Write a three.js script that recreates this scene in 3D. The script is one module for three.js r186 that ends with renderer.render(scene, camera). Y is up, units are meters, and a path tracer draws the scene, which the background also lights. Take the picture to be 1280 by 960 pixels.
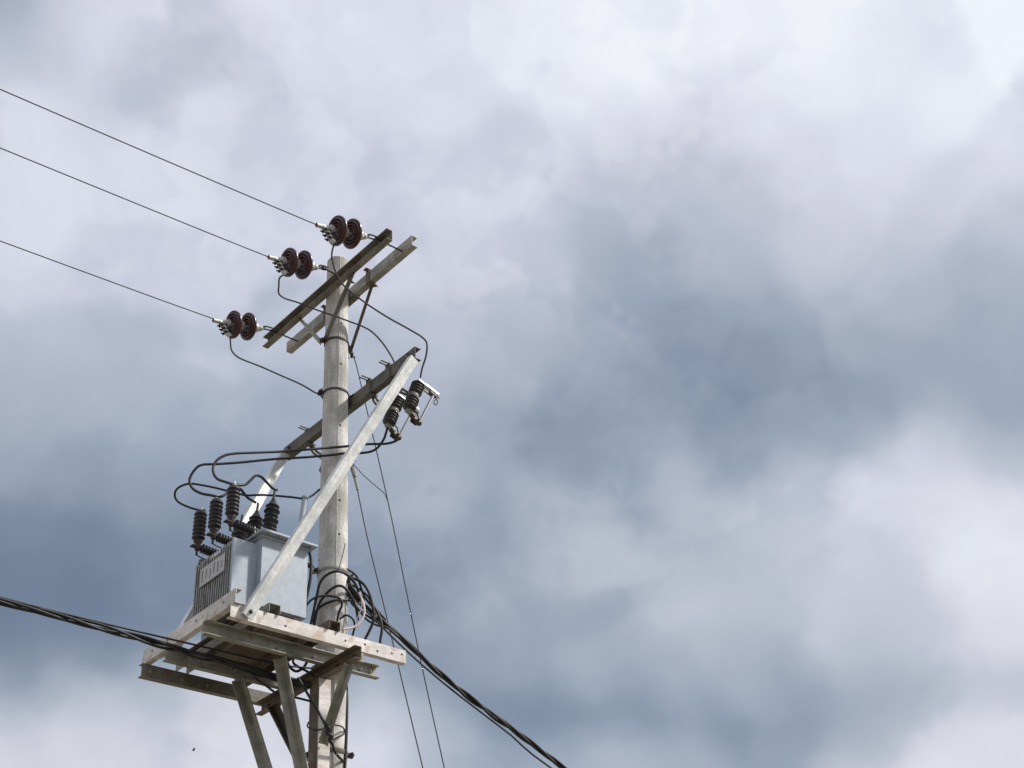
import * as THREE from 'three';
import { mergeGeometries } from 'three/addons/utils/BufferGeometryUtils.js';
import { Brush, Evaluator, SUBTRACTION } from 'three-bvh-csg';

const V = (x, y, z) => new THREE.Vector3(x, y, z);
const rad = THREE.MathUtils.degToRad;
function random(seed) { let a = seed >>> 0; return () => { a = (a + 0x6D2B79F5) | 0; let t = Math.imul(a ^ (a >>> 15), 1 | a); t = (t + Math.imul(t ^ (t >>> 7), 61 | t)) ^ t; return ((t ^ (t >>> 14)) >>> 0) / 4294967296; }; }

// ---------------------------------------------------------------- camera, sky, sun, exposure
// x runs along the power line (away from the incoming wires), z along the crossarms, the pole stands at the origin
const scene = new THREE.Scene();
const camera = new THREE.PerspectiveCamera(32.1, 4 / 3, 0.1, 6000);
camera.position.set(-5.317, 1.6, 7.777);
camera.up.set(-0.334, 0.823, 0.459);                       // the camera was held a little tilted
camera.lookAt(-5.317 + 0.568 * 10, 1.6 + 0.564 * 10, 7.777 - 0.599 * 10);
scene.add(camera);

const renderer = new THREE.WebGLRenderer({ antialias: true });
renderer.toneMapping = THREE.LinearToneMapping;
renderer.toneMappingExposure = 1;
renderer.shadowMap.enabled = true;

const sunDir = V(0.57, 0.695, 0.44).normalize();
const sun = new THREE.DirectionalLight(new THREE.Color(1, 0.965, 0.92), 4.4);
sun.position.copy(sunDir).multiplyScalar(30).add(V(0, 6, 0));
sun.target.position.set(0, 6, 0);
sun.castShadow = true;
sun.shadow.radius = 8;                                     // thin cloud in front of the sun softens it
sun.shadow.mapSize.set(2048, 2048);
Object.assign(sun.shadow.camera, { left: -9, right: 9, top: 9, bottom: -9, near: 1, far: 60 });
scene.add(sun, sun.target);

// ---- noise
const hash = (x, y, z) => { let h = Math.imul(x, 374761393) + Math.imul(y, 668265263) + Math.imul(z, 1442695041) | 0; h = Math.imul(h ^ (h >>> 13), 1274126177); return ((h ^ (h >>> 16)) >>> 0) / 4294967296; };
const fade = (t) => t * t * t * (t * (t * 6 - 15) + 10);
function noise3(x, y, z, p = 0) {
  const xi = Math.floor(x), yi = Math.floor(y), zi = Math.floor(z), u = fade(x - xi), v = fade(y - yi), w = fade(z - zi);
  const m = p ? (n) => ((n % p) + p) % p : (n) => n;
  const x0 = m(xi), x1 = m(xi + 1), y0 = m(yi), y1 = m(yi + 1);
  const l = (a, b, t) => a + (b - a) * t;
  return l(l(l(hash(x0, y0, zi), hash(x1, y0, zi), u), l(hash(x0, y1, zi), hash(x1, y1, zi), u), v),
    l(l(hash(x0, y0, zi + 1), hash(x1, y0, zi + 1), u), l(hash(x0, y1, zi + 1), hash(x1, y1, zi + 1), u), v), w);
}
function fbm(x, y, z, oct, p = 0) { let s = 0, a = 0.5, n = 0; for (let i = 0; i < oct; i++) { s += a * noise3(x, y, z + i * 17, p); n += a; a *= 0.52; x *= 2; y *= 2; if (p) p *= 2; else z *= 2; } return s / n; }

// ---- the sky: broken rain cloud. Each entry is the brightness of a piece of cloud: compass direction and height in degrees, grey level
const CLOUDS = [
  -75.1, 47.8, 165, -71.2, 48.3, 205, -72.6, 46.8, 196, -69.6, 47.3, 214, -66.3, 46.8, 208, -66.6, 45.9, 186, -64.2, 48.3, 196,
  -61.7, 47.3, 198, -59.9, 49.3, 216, -54.4, 48.6, 218, -46.9, 48.9, 222, -70.3, 44.6, 200, -71.7, 43.4, 212, -67.8, 43.0, 214,
  -63.7, 44.8, 210, -59.5, 43.9, 200, -54.9, 45.7, 211, -49.1, 46.3, 216, -72.2, 40.4, 212, -65.4, 41.7, 210, -58.9, 42.2, 204,
  -53.0, 43.7, 202, -50.3, 42.7, 208, -47.4, 44.0, 202, -71.6, 37.6, 204, -67.1, 38.9, 202, -62.9, 38.6, 205, -51.3, 39.7, 200,
  -47.7, 39.9, 204, -49.7, 37.3, 190, -47.2, 35.4, 178, -70.4, 35.5, 192, -66.5, 35.3, 186, -62.5, 35.3, 190, -58.5, 35.5, 188,
  -51.5, 34.9, 180, -70.7, 33.4, 180, -42.8, 48.9, 223, -38.8, 48.9, 230, -32.1, 47.6, 236, -27.0, 46.9, 238, -24.8, 46.6, 230,
  -23.6, 45.0, 226, -21.3, 45.0, 222, -17.5, 43.8, 236, -20.7, 41.5, 229, -42.2, 46.9, 220, -40.0, 45.7, 226, -36.3, 46.8, 234,
  -34.1, 46.0, 222, -30.4, 45.6, 226, -27.0, 44.5, 226, -38.2, 44.9, 206, -34.4, 44.8, 205, -32.0, 43.6, 210, -29.4, 41.7, 210,
  -25.1, 41.4, 216, -25.9, 39.2, 208, -22.0, 38.5, 206, -19.2, 39.0, 216, -42.6, 44.3, 209, -45.2, 42.5, 211, -43.6, 41.0, 198,
  -41.0, 43.0, 192, -42.1, 41.6, 187, -38.4, 41.8, 188, -35.4, 42.8, 198, -32.0, 40.5, 196, -29.4, 39.0, 203, -24.6, 37.1, 196,
  -20.1, 36.2, 192, -44.7, 39.1, 198, -40.7, 39.0, 178, -38.2, 38.7, 170, -34.7, 38.6, 184, -30.6, 37.8, 196, -26.8, 36.7, 190,
  -21.6, 34.6, 178, -45.4, 37.0, 186, -42.0, 36.8, 172, -39.3, 37.2, 160, -37.0, 36.2, 158, -33.1, 36.2, 165, -29.2, 35.5, 178,
  -25.5, 34.6, 180, -22.4, 32.5, 168, -44.7, 35.3, 170, -41.3, 35.3, 165, -37.7, 34.5, 150, -34.9, 34.1, 152, -31.7, 33.9, 162,
  -27.9, 33.1, 165, -24.5, 31.7, 165, -45.7, 34.0, 175, -44.2, 32.8, 152, -40.0, 33.1, 155, -36.1, 32.2, 148, -32.3, 31.6, 152,
  -30.2, 30.6, 152, -26.6, 31.1, 165, -23.4, 29.7, 162, -45.9, 31.6, 150, -42.7, 31.3, 152, -38.4, 30.8, 165, -37.9, 29.4, 182,
  -35.0, 30.0, 155, -32.4, 29.6, 162, -29.8, 29.4, 172, -26.2, 28.9, 195, -28.1, 28.2, 210, -23.7, 27.7, 180, -46.1, 29.9, 168,
  -43.0, 29.6, 180, -40.7, 29.1, 160, -38.9, 28.2, 178, -35.1, 27.7, 190, -32.8, 28.0, 200, -29.6, 27.4, 212, -26.3, 26.4, 215,
  -24.1, 25.5, 218, -45.5, 28.1, 178, -43.2, 27.3, 190, -40.2, 27.0, 182, -37.3, 26.3, 190, -33.7, 25.7, 195, -30.2, 25.1, 202,
  -26.3, 24.0, 222, -44.9, 26.0, 180, -39.1, 24.8, 194, -35.9, 24.1, 190, -32.6, 22.6, 200, -29.1, 22.6, 198, -26.4, 21.5, 216,
  -45.8, 24.4, 162, -43.6, 23.9, 160, -41.5, 23.4, 172, -38.0, 22.3, 184, -34.5, 22.2, 188, -31.1, 21.7, 190, -28.0, 20.5, 200,
  -47.4, 23.5, 160, -43.9, 22.0, 176, -41.8, 21.1, 155, -39.6, 21.5, 172, -36.5, 20.9, 176, -34.8, 20.8, 165, -31.5, 20.1, 168,
  -29.3, 19.3, 175, -26.4, 18.9, 196, -47.2, 21.2, 138, -44.7, 20.4, 138, -42.0, 19.8, 142, -38.5, 19.5, 146, -35.1, 19.4, 148,
  -33.2, 18.6, 160, -31.6, 17.9, 188, -29.4, 17.6, 215, -27.4, 16.9, 212, -45.6, 18.8, 168, -43.5, 18.4, 183, -40.5, 18.1, 172,
  -36.4, 17.8, 160, -33.8, 17.3, 196, -30.6, 16.8, 222, -70.4, 31.9, 168, -66.2, 33.0, 176, -62.3, 33.0, 176, -58.4, 33.2, 168,
  -70.4, 29.9, 158, -67.5, 29.9, 156, -64.0, 30.5, 160, -59.9, 31.4, 156, -49.9, 33.2, 170, -47.5, 32.7, 162, -50.0, 31.4, 166,
  -50.8, 29.6, 180, -52.8, 30.5, 168, -48.5, 30.0, 160, -47.8, 28.3, 150, -69.7, 27.7, 136, -66.5, 27.7, 134, -63.7, 28.2, 140,
  -50.1, 28.0, 152, -69.3, 25.5, 130, -66.2, 25.5, 130, -63.1, 25.6, 136, -59.2, 26.4, 140, -52.8, 27.1, 150, -50.2, 26.4, 155,
  -48.7, 25.6, 170, -52.1, 24.4, 152, -49.6, 23.7, 160, -68.6, 23.4, 135, -65.5, 23.0, 140, -62.7, 22.1, 152, -69.0, 21.8, 160,
  -67.3, 21.3, 168, -69.1, 20.3, 195, -67.4, 19.6, 206, -65.2, 20.3, 190, -62.9, 20.7, 195, -60.9, 21.1, 200, -58.2, 20.6, 205,
  -59.5, 19.3, 212, -64.4, 19.1, 208, -54.0, 22.2, 165, -51.8, 22.1, 158, -49.7, 22.0, 150, -48.3, 21.0, 145, -53.6, 20.5, 205,
  -51.5, 20.5, 185, -52.9, 19.1, 215, -50.5, 19.3, 180, -48.4, 19.2, 165, -78.9, 47.0, 165, -76.1, 50.6, 165, -80.0, 49.6, 165,
  -72.0, 51.1, 205, -76.5, 46.0, 196, -60.2, 52.3, 216, -75.5, 42.7, 212, -75.8, 39.7, 212, -75.0, 37.0, 204, -73.8, 34.9, 192,
  -74.0, 32.9, 180, -42.3, 51.9, 223, -38.0, 51.8, 230, -31.1, 50.5, 236, -25.8, 49.7, 238, -23.5, 49.4, 230, -19.9, 47.8, 222,
  -14.1, 42.6, 236, -16.0, 46.5, 236, -12.6, 45.2, 236, -15.9, 37.8, 216, -17.0, 35.2, 192, -18.4, 33.6, 178, -19.2, 31.5, 168,
  -20.3, 28.8, 162, -20.6, 27.0, 180, -21.1, 24.8, 218, -23.4, 20.9, 216, -23.6, 18.4, 196, -32.3, 15.2, 188, -30.1, 14.9, 215,
  -24.5, 16.4, 212, -28.1, 14.3, 212, -25.3, 13.9, 212, -45.9, 16.0, 168, -43.9, 15.6, 183, -40.9, 15.3, 172, -36.9, 15.1, 160,
  -34.4, 14.6, 196, -31.3, 14.2, 222, -73.7, 31.4, 168, -73.6, 29.5, 158, -72.8, 27.4, 136, -72.4, 25.2, 130, -71.6, 23.1, 135,
  -72.0, 21.6, 160, -72.0, 20.1, 195, -70.3, 19.4, 206, -67.0, 16.9, 206, -69.9, 16.8, 206, -59.3, 16.6, 212, -64.1, 16.4, 208,
  -53.0, 16.3, 215, -50.6, 16.5, 180, -48.6, 16.4, 165
];
const edge = (a, b, x) => { const t = Math.max(0, Math.min(1, (x - a) / (b - a))); return t * t * (3 - 2 * t); };
function buildSky() {
  const W = 3072, H = 1536, data = new Float32Array(W * H * 4), r = random(77);
  const pts = [];
  for (let i = 0; i < CLOUDS.length; i += 3) { const a = rad(CLOUDS[i]), e = rad(CLOUDS[i + 1]); pts.push([Math.cos(e) * Math.cos(a), Math.sin(e), Math.cos(e) * Math.sin(a), CLOUDS[i + 2], 0.0165]); }
  const listed = pts.length;
  // the same broken cloud goes on all round
  for (let i = 0; i < 900; i++) {
    const y = r() * 1.02 - 0.02, a = r() * 2 * Math.PI, s = Math.sqrt(Math.max(0, 1 - y * y)), d = [s * Math.cos(a), y, s * Math.sin(a)];
    const g = 128 + 112 * Math.min(1, Math.max(0, 1.9 * (fbm(d[0] * 3.2 + 9, d[1] * 4.5 + 3, d[2] * 3.2 + 5, 3) - 0.5) + 0.56));
    let near = false;
    for (let k = 0; k < listed && !near; k++) near = pts[k][0] * d[0] + pts[k][1] * d[1] + pts[k][2] * d[2] > 0.9978;
    if (!near) pts.push([...d, g, 0.05]);
  }
  // blend on a coarse grid, then read it back smoothly
  const w = 1024, h = 512, grid = new Float32Array(w * (h / 2 + 8));
  const cells = new Map(), key = (a, b, c) => (a * 64 + b) * 64 + c, q = (t) => Math.floor((t + 1.2) * 8);
  pts.forEach((p) => { const k = key(q(p[0]), q(p[1]), q(p[2])); (cells.get(k) ?? cells.set(k, []).get(k)).push(p); });
  for (let j = 0; j < h / 2 + 8; j++) for (let i = 0; i < w; i++) {
    const e = (j - 7.5) / h * Math.PI, a = ((i + 0.5) / w - 0.5) * 2 * Math.PI, x = Math.cos(e) * Math.cos(a), y = Math.sin(e), z = Math.cos(e) * Math.sin(a);
    let s = 1e-9 * 185, n = 1e-9;
    for (let A = q(x) - 1; A <= q(x) + 1; A++) for (let B = q(y) - 1; B <= q(y) + 1; B++) for (let C = q(z) - 1; C <= q(z) + 1; C++) {
      const list = cells.get(key(A, B, C)); if (!list) continue;
      for (const p of list) { const d2 = (p[0] - x) ** 2 + (p[1] - y) ** 2 + (p[2] - z) ** 2; if (d2 > 0.0144) continue; const k = Math.exp(-d2 / (2 * p[4] * p[4])); s += k * p[3]; n += k; }
    }
    grid[j * w + i] = s / n;
  }
  const look = (e, a) => {
    let fx = (a / (2 * Math.PI) + 0.5) * w - 0.5, fy = e / Math.PI * h + 7.5; fy = Math.min(h / 2 + 6.9, Math.max(0, fy));
    const x0 = Math.floor(fx), y0 = Math.floor(fy), u = fx - x0, v = fy - y0, c = (x, y) => grid[y * w + ((x % w) + w) % w];
    return (c(x0, y0) * (1 - u) + c(x0 + 1, y0) * u) * (1 - v) + (c(x0, y0 + 1) * (1 - u) + c(x0 + 1, y0 + 1) * u) * v;
  };
  const ramp = [[110, 88, 105, 131], [130, 113, 130, 155], [150, 136, 150, 172], [165, 153, 166, 186], [180, 171, 181, 198], [195, 187, 194, 210], [205, 202, 205, 221], [215, 213.5, 216.5, 230], [225, 222, 226, 239], [236, 233, 237, 247], [250, 247, 250, 254]];
  const toLin = (c) => (c <= 0.04045 ? c / 12.92 : ((c + 0.055) / 1.055) ** 2.4), lut = [];
  for (let g = 110; g <= 250; g++) { let k = 0; while (k < ramp.length - 2 && ramp[k + 1][0] < g) k++; const t = (g - ramp[k][0]) / (ramp[k + 1][0] - ramp[k][0]); lut.push([1, 2, 3].map((c) => toLin((ramp[k][c] + (ramp[k + 1][c] - ramp[k][c]) * t) / 255))); }
  for (let j = 0; j < H; j++) {
    const e = ((j + 0.5) / H - 0.5) * Math.PI; if (e < -0.03) { continue; }
    for (let i = 0; i < W; i++) {
      const a = ((i + 0.5) / W - 0.5) * 2 * Math.PI, x = Math.cos(e) * Math.cos(a), y = Math.sin(e), z = Math.cos(e) * Math.sin(a);
      const n1 = fbm(x * 16, y * 16, z * 16, 4) - 0.5, n2 = fbm(x * 16 + 40, y * 16 + 7, z * 16 + 11, 4) - 0.5;
      const wx = n1 * 0.045, wy = n2 * 0.045;
      const d1 = fbm(x * 22 + n1 * 2.5, y * 22 + n2 * 2.5, z * 22 + 3, 5) - 0.5;
      // torn edges: billows that come and go
      const f2 = fbm(x * 11 + n1 * 1.6 + 70, y * 14 + n2 * 1.6, z * 11, 5), f3 = fbm(x * 26 + n2 * 2 + 20, y * 34 + n1 * 2, z * 26, 4), where = edge(0.42, 0.6, noise3(x * 6 + 31, y * 6, z * 6));
      const puff = (edge(0.45, 0.56, f2) - 0.5) * 6 * (0.35 + 0.65 * where) + (edge(0.44, 0.58, f3) - 0.5) * 3.5 * where;
      let g = look(e + wy, a + wx / Math.max(0.2, Math.cos(e))); g = 177.5 + (g - 174) * 1.06 + d1 * 9 + puff;
      g = Math.min(241, Math.max(114, g));
      const f = g - 110, k0 = Math.floor(f), t = f - k0, A = lut[k0], B = lut[Math.min(140, k0 + 1)];
      const low = 0.012 * (1 - edge(0.38, 0.62, y));                                      // whiter towards the horizon
      const tint = low + (noise3(x * 7 + 50, y * 7, z * 7) - 0.5) * 0.03;                 // cloud is a little warmer or bluer from place to place
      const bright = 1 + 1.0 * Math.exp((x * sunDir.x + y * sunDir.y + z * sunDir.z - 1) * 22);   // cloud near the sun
      const o = (j * W + i) * 4;
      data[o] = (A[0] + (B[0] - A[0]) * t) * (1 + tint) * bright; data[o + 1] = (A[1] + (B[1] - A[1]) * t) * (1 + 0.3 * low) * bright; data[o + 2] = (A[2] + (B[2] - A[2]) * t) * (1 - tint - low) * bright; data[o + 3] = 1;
    }
  }
  for (let j = 0; j < H; j++) { const e = ((j + 0.5) / H - 0.5) * Math.PI; if (e >= -0.03) break; for (let i = 0; i < W; i++) { const o = (j * W + i) * 4; data[o] = 0.45; data[o + 1] = 0.47; data[o + 2] = 0.52; data[o + 3] = 1; } }
  const t = new THREE.DataTexture(data, W, H, THREE.RGBAFormat, THREE.FloatType);
  t.mapping = THREE.EquirectangularReflectionMapping; t.magFilter = t.minFilter = THREE.LinearFilter; t.needsUpdate = true;
  return t;
}
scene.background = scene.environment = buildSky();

// ---------------------------------------------------------------- materials (base colours; the textures carry stains, grain and rust only)
function texture(size, metres, fn, srgb = true) {
  const d = new Uint8Array(size * size * 4);
  for (let j = 0; j < size; j++) for (let i = 0; i < size; i++) { const c = fn(i / size, j / size), o = (j * size + i) * 4; d[o] = Math.max(0, Math.min(255, c[0])); d[o + 1] = Math.max(0, Math.min(255, c[1])); d[o + 2] = Math.max(0, Math.min(255, c[2])); d[o + 3] = 255; }
  const t = new THREE.DataTexture(d, size, size, THREE.RGBAFormat); t.wrapS = t.wrapT = THREE.RepeatWrapping; t.magFilter = THREE.LinearFilter; t.minFilter = THREE.LinearFilter;
  if (srgb) t.colorSpace = THREE.SRGBColorSpace; t.repeat.set(1 / metres, 1 / metres); t.needsUpdate = true; return t;
}
const mix = (a, b, t) => a.map((x, i) => x + (b[i] - x) * t), step = (a, b, x) => { const t = Math.max(0, Math.min(1, (x - a) / (b - a))); return t * t * (3 - 2 * t); };
// weathered steel: zinc with blotches, streaks along the length, rust or algae in patches
function steelTexture(seed, base, blotch, rust, rustFrom, algae, algaeFrom) {
  return texture(512, 0.9, (u, v) => {
    const a = fbm(u * 6, v * 6, seed, 5, 6), b = fbm(u * 24, v * 24, seed + 5, 3, 24), s = fbm(u * 4, v * 40, seed + 9, 3, 4), r = fbm(u * 10, v * 10, seed + 21, 5, 10), g = fbm(u * 9, v * 9, seed + 33, 5, 9);
    let c = mix(base, blotch, step(0.3, 0.7, a));
    c = c.map((x) => x * (0.84 + 0.16 * b + 0.15 * s));
    c = mix(c, algae, 0.5 * step(algaeFrom, algaeFrom + 0.25, g * 0.7 + b * 0.3));
    c = mix(c, rust, 0.6 * step(rustFrom, rustFrom + 0.2, r * 0.65 + b * 0.35));
    return c;
  });
}
const steelBump = texture(256, 0.35, (u, v) => { const k = 255 * (0.6 * fbm(u * 24, v * 24, 3, 4, 24) + 0.4 * fbm(u * 6, v * 6, 8, 3, 6)); return [k, k, k]; }, false);
const std = (o) => new THREE.MeshStandardMaterial({ side: THREE.DoubleSide, ...o });
const M = {
  concrete: std({
    roughness: 0.92, bumpScale: 0.004,
    map: texture(512, 1, (u, v) => {
      const a = fbm(u * 4, v * 6, 4, 5, 2), st = fbm(u * 16, v * 2, 9, 4, 2), f = fbm(u * 60, v * 60, 2, 2, 4), pit = noise3(u * 90, v * 90, 6, 90), m = fbm(u * 8, v * 4, 30, 4, 4);
      let c = mix([217, 214, 208], [186, 182, 176], step(0.34, 0.66, a)); c = mix(c, [150, 145, 137], 0.5 * step(0.5, 0.78, st)); c = mix(c, [150, 152, 138], 0.35 * step(0.55, 0.75, m));
      const k = 0.92 + 0.13 * f - 0.2 * step(0.9, 0.97, pit); return c.map((x) => x * k);
    }),
    bumpMap: texture(256, 1, (u, v) => { const k = 255 * (0.5 * fbm(u * 30, v * 30, 5, 3, 30) + 0.5 * fbm(u * 5, v * 5, 7, 3, 5)); return [k, k, k]; }, false),
  }),
  paleSteel: std({ roughness: 0.62, metalness: 0.1, bumpMap: steelBump, bumpScale: 0.0015, map: steelTexture(11, [215, 209, 203], [196, 190, 184], [160, 138, 120], 0.52, [176, 172, 160], 0.5) }),
  braceSteel: std({ roughness: 0.6, metalness: 0.1, bumpMap: steelBump, bumpScale: 0.0012, map: steelTexture(51, [220, 220, 216], [196, 198, 195], [170, 148, 124], 0.62, [184, 186, 174], 0.58) }),
  greySteel: std({ roughness: 0.6, metalness: 0.15, bumpMap: steelBump, bumpScale: 0.0015, map: steelTexture(23, [158, 156, 146], [134, 132, 122], [126, 92, 66], 0.58, [110, 112, 86], 0.52) }),
  darkSteel: std({ roughness: 0.7, metalness: 0.1, bumpMap: steelBump, bumpScale: 0.002, map: steelTexture(37, [108, 103, 94], [90, 86, 77], [98, 72, 54], 0.5, [70, 72, 56], 0.45) }),
  stainedSteel: std({ roughness: 0.7, metalness: 0.1, bumpMap: steelBump, bumpScale: 0.002, map: steelTexture(67, [142, 138, 130], [118, 114, 107], [110, 82, 62], 0.5, [92, 94, 74], 0.45) }),
  rustSteel: std({ roughness: 0.8, bumpMap: steelBump, bumpScale: 0.002, map: steelTexture(43, [124, 111, 99], [104, 92, 81], [98, 72, 55], 0.5, [110, 104, 86], 0.55) }),
  bolt: std({ color: new THREE.Color().setRGB(0.3, 0.29, 0.27), roughness: 0.5, metalness: 0.4 }),
  darkBolt: std({ color: new THREE.Color().setRGB(0.06, 0.05, 0.045), roughness: 0.7, metalness: 0.3 }),
  tank: std({
    roughness: 0.42,
    map: texture(512, 1.1, (u, v) => { const a = fbm(u * 5, v * 5, 61, 5, 5), b = fbm(u * 30, v * 30, 3, 2, 30), s = fbm(u * 26, v * 2, 71, 4, 2); let c = mix([166, 174, 184], [152, 163, 173], a); c = mix(c, [138, 138, 136], 0.18 * step(0.55, 0.8, s)); return c.map((x) => x * (0.95 + 0.09 * b)); }),
  }),
  fin: std({ roughness: 0.5, map: texture(256, 0.6, (u, v) => { const a = fbm(u * 6, v * 6, 91, 4, 6), r = fbm(u * 9, v * 9, 97, 4, 9); const c = mix([148, 152, 152], [122, 122, 118], a); return mix(c, [106, 84, 68], 0.7 * step(0.58, 0.7, r)); }) }),
  plate: std({ color: new THREE.Color().setRGB(0.42, 0.41, 0.39), roughness: 0.5, metalness: 0.3 }),
  porcelain: new THREE.MeshPhysicalMaterial({ side: THREE.DoubleSide, roughness: 0.34, clearcoat: 0.3, clearcoatRoughness: 0.2, map: texture(256, 0.3, (u, v) => { const a = fbm(u * 5, v * 5, 15, 4, 5); return mix([84, 36, 31], [58, 27, 25], a); }) }),
  cutoutPorcelain: new THREE.MeshPhysicalMaterial({ side: THREE.DoubleSide, roughness: 0.5, clearcoat: 0.12, color: new THREE.Color().setRGB(0.03, 0.026, 0.022) }),
  rubber: std({ color: new THREE.Color().setRGB(0.018, 0.0145, 0.017), roughness: 0.5 }),
  cap: std({ color: new THREE.Color().setRGB(0.42, 0.42, 0.4), roughness: 0.5, metalness: 0.35 }),
  aluminium: std({ color: new THREE.Color().setRGB(0.56, 0.57, 0.53), roughness: 0.45, metalness: 0.35, bumpMap: steelBump, bumpScale: 0.001 }),
  polished: std({ color: new THREE.Color().setRGB(0.66, 0.65, 0.63), roughness: 0.34, metalness: 0.5 }),
  brass: std({ color: new THREE.Color().setRGB(0.08, 0.06, 0.045), roughness: 0.55, metalness: 0.5 }),
  tube: std({ color: new THREE.Color().setRGB(0.3, 0.31, 0.34), roughness: 0.4 }),
  wire: std({ color: new THREE.Color().setRGB(0.07, 0.068, 0.07), roughness: 0.85 }),
  cable: std({ color: new THREE.Color().setRGB(0.011, 0.0115, 0.012), roughness: 0.6 }),
  paleCable: std({ color: new THREE.Color().setRGB(0.62, 0.5, 0.49), roughness: 0.5 }),
  bird: std({ color: new THREE.Color().setRGB(0.12, 0.12, 0.12), roughness: 0.9 }),
  ground: std({ roughness: 0.98, map: texture(512, 14, (u, v) => { const a = fbm(u * 5, v * 5, 101, 6, 5), b = fbm(u * 60, v * 60, 103, 3, 60); const c = mix([110, 108, 94], [138, 128, 114], step(0.42, 0.6, a)); return c.map((x) => x * (0.75 + 0.45 * b)); }) }),
};

// ---------------------------------------------------------------- shape helpers; every geometry is made where it stands, uv in metres
const shift = random(5);
function boxUv(g) {                                          // lay the texture on by the side a face looks to
  g = g.index ? g.toNonIndexed() : g; g.computeVertexNormals();
  const p = g.attributes.position, n = g.attributes.normal, uv = new Float32Array(p.count * 2), a = shift() * 3, b = shift() * 3;
  for (let i = 0; i < p.count; i++) {
    const x = Math.abs(n.getX(i)), y = Math.abs(n.getY(i)), z = Math.abs(n.getZ(i));
    const [u, v] = z >= x && z >= y ? [p.getX(i), p.getY(i)] : x >= y ? [p.getZ(i), p.getY(i)] : [p.getZ(i), p.getX(i)];
    uv[2 * i] = u + a; uv[2 * i + 1] = v + b;
  }
  g.setAttribute('uv', new THREE.BufferAttribute(uv, 2)); return g;
}
function plain(g) { g = g.index ? g.toNonIndexed() : g; for (const k of Object.keys(g.attributes)) if (!['position', 'normal', 'uv'].includes(k)) g.deleteAttribute(k); return g; }
function basis(dir, e1) { const d = dir.clone().normalize(), a = e1.clone().addScaledVector(d, -e1.dot(d)).normalize(), b = d.clone().cross(a); return new THREE.Matrix4().makeBasis(a, b, d); }
// a rolled profile from A to B; e1 is the way its first axis looks
function beam(profile, A, B, e1) {
  const L = A.distanceTo(B), g = new THREE.ExtrudeGeometry(new THREE.Shape(profile.map(([x, y]) => new THREE.Vector2(x, y))), { depth: L, bevelEnabled: true, bevelThickness: 0.0012, bevelSize: 0.0012, bevelOffset: -0.0012, bevelSegments: 1, steps: 1 });
  const u = boxUv(g); u.applyMatrix4(basis(B.clone().sub(A), e1)); u.translate(A.x, A.y, A.z); return u;
}
const CH = (h, w, t = 0.006) => [[0, -h / 2], [w, -h / 2], [w, -h / 2 + t], [t, -h / 2 + t], [t, h / 2 - t], [w, h / 2 - t], [w, h / 2], [0, h / 2]];
const AN = (w, w2 = w, t = 0.007) => [[0, 0], [w, 0], [w, t], [t, t], [t, w2], [0, w2]];
const FL = (w, t) => [[-w / 2, -t / 2], [w / 2, -t / 2], [w / 2, t / 2], [-w / 2, t / 2]];
function box(x0, x1, y0, y1, z0, z1) { return beam([[x0, y0], [x1, y0], [x1, y1], [x0, y1]], V(0, 0, z0), V(0, 0, z1), V(1, 0, 0)); }
// turned shape: profile points [radius, along], from A along dir
function turned(profile, A, dir, seg = 20) {
  const g = plain(new THREE.LatheGeometry(profile.map(([r, y]) => new THREE.Vector2(Math.max(r, 0.0002), y)), seg));
  const uv = g.attributes.uv; for (let i = 0; i < uv.count; i++) uv.setXY(i, uv.getX(i) * 0.4, uv.getY(i) * 0.3);
  g.applyQuaternion(new THREE.Quaternion().setFromUnitVectors(V(0, 1, 0), dir.clone().normalize())); g.translate(A.x, A.y, A.z); return g;
}
const rod = (A, B, r, seg = 10) => { const d = B.clone().sub(A), L = d.length(), c = Math.min(0.002, r / 3); return turned([[0, 0], [r - c, 0], [r, c], [r, L - c], [r - c, L], [0, L]], A, d, seg); };
function bolt(P, n, r = 0.013, h = 0.012, shank = 0) {      // washer, hexagon head, and a thread end if it shows
  const d = n.clone().normalize(), out = [turned([[0, 0], [r * 1.35, 0], [r * 1.35, 0.003], [0, 0.003]], P, d, 12), turned([[0, 0.003], [r, 0.003], [r, h * 0.8], [r * 0.8, h], [0, h]], P, d, 6)];
  if (shank) out.push(rod(P, P.clone().addScaledVector(d, shank), r * 0.5, 8)); return out;
}
function tube(points, r, per = 6, radial = 7, tension = 0.5) {
  const c = new THREE.CatmullRomCurve3(points.map((p) => (p.isVector3 ? p : V(...p))), false, 'catmullrom', tension), g = plain(new THREE.TubeGeometry(c, Math.max(2, Math.round(points.length * per)), r, radial, false));
  const uv = g.attributes.uv; for (let i = 0; i < uv.count; i++) uv.setXY(i, uv.getX(i) * 2, uv.getY(i) * 0.05); return g;
}
// ---- objects
const used = {};
const numbered = (n) => { const k = used[n] = (used[n] ?? -1) + 1; return k ? `${n}_${String(k).padStart(3, '0')}` : n; };
function thing(name, label, category, base = V(0, 0, 0), group) {
  const o = new THREE.Group(); o.name = numbered(name); o.position.copy(base); o.userData = { label, category }; if (group) o.userData.group = group; scene.add(o); return o;
}
function part(name, geos, material, parent, local = false) { // geometries are given in world coordinates unless local
  const list = (Array.isArray(geos) ? geos.flat(3) : [geos]).map(plain), g = list.length > 1 ? mergeGeometries(list) : list[0].clone();
  const m = new THREE.Mesh(g, material); m.name = name; m.castShadow = m.receiveShadow = true;
  let root = parent; while (root?.isMesh) root = root.parent;
  if (root && !local) g.translate(-root.position.x, -root.position.y, -root.position.z);
  if (parent) parent.add(m); return m;
}
function bolts(list, material, parent, name = 'bolt', local = false) { for (const g of list) part(name, g, material, parent, local); }
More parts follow.
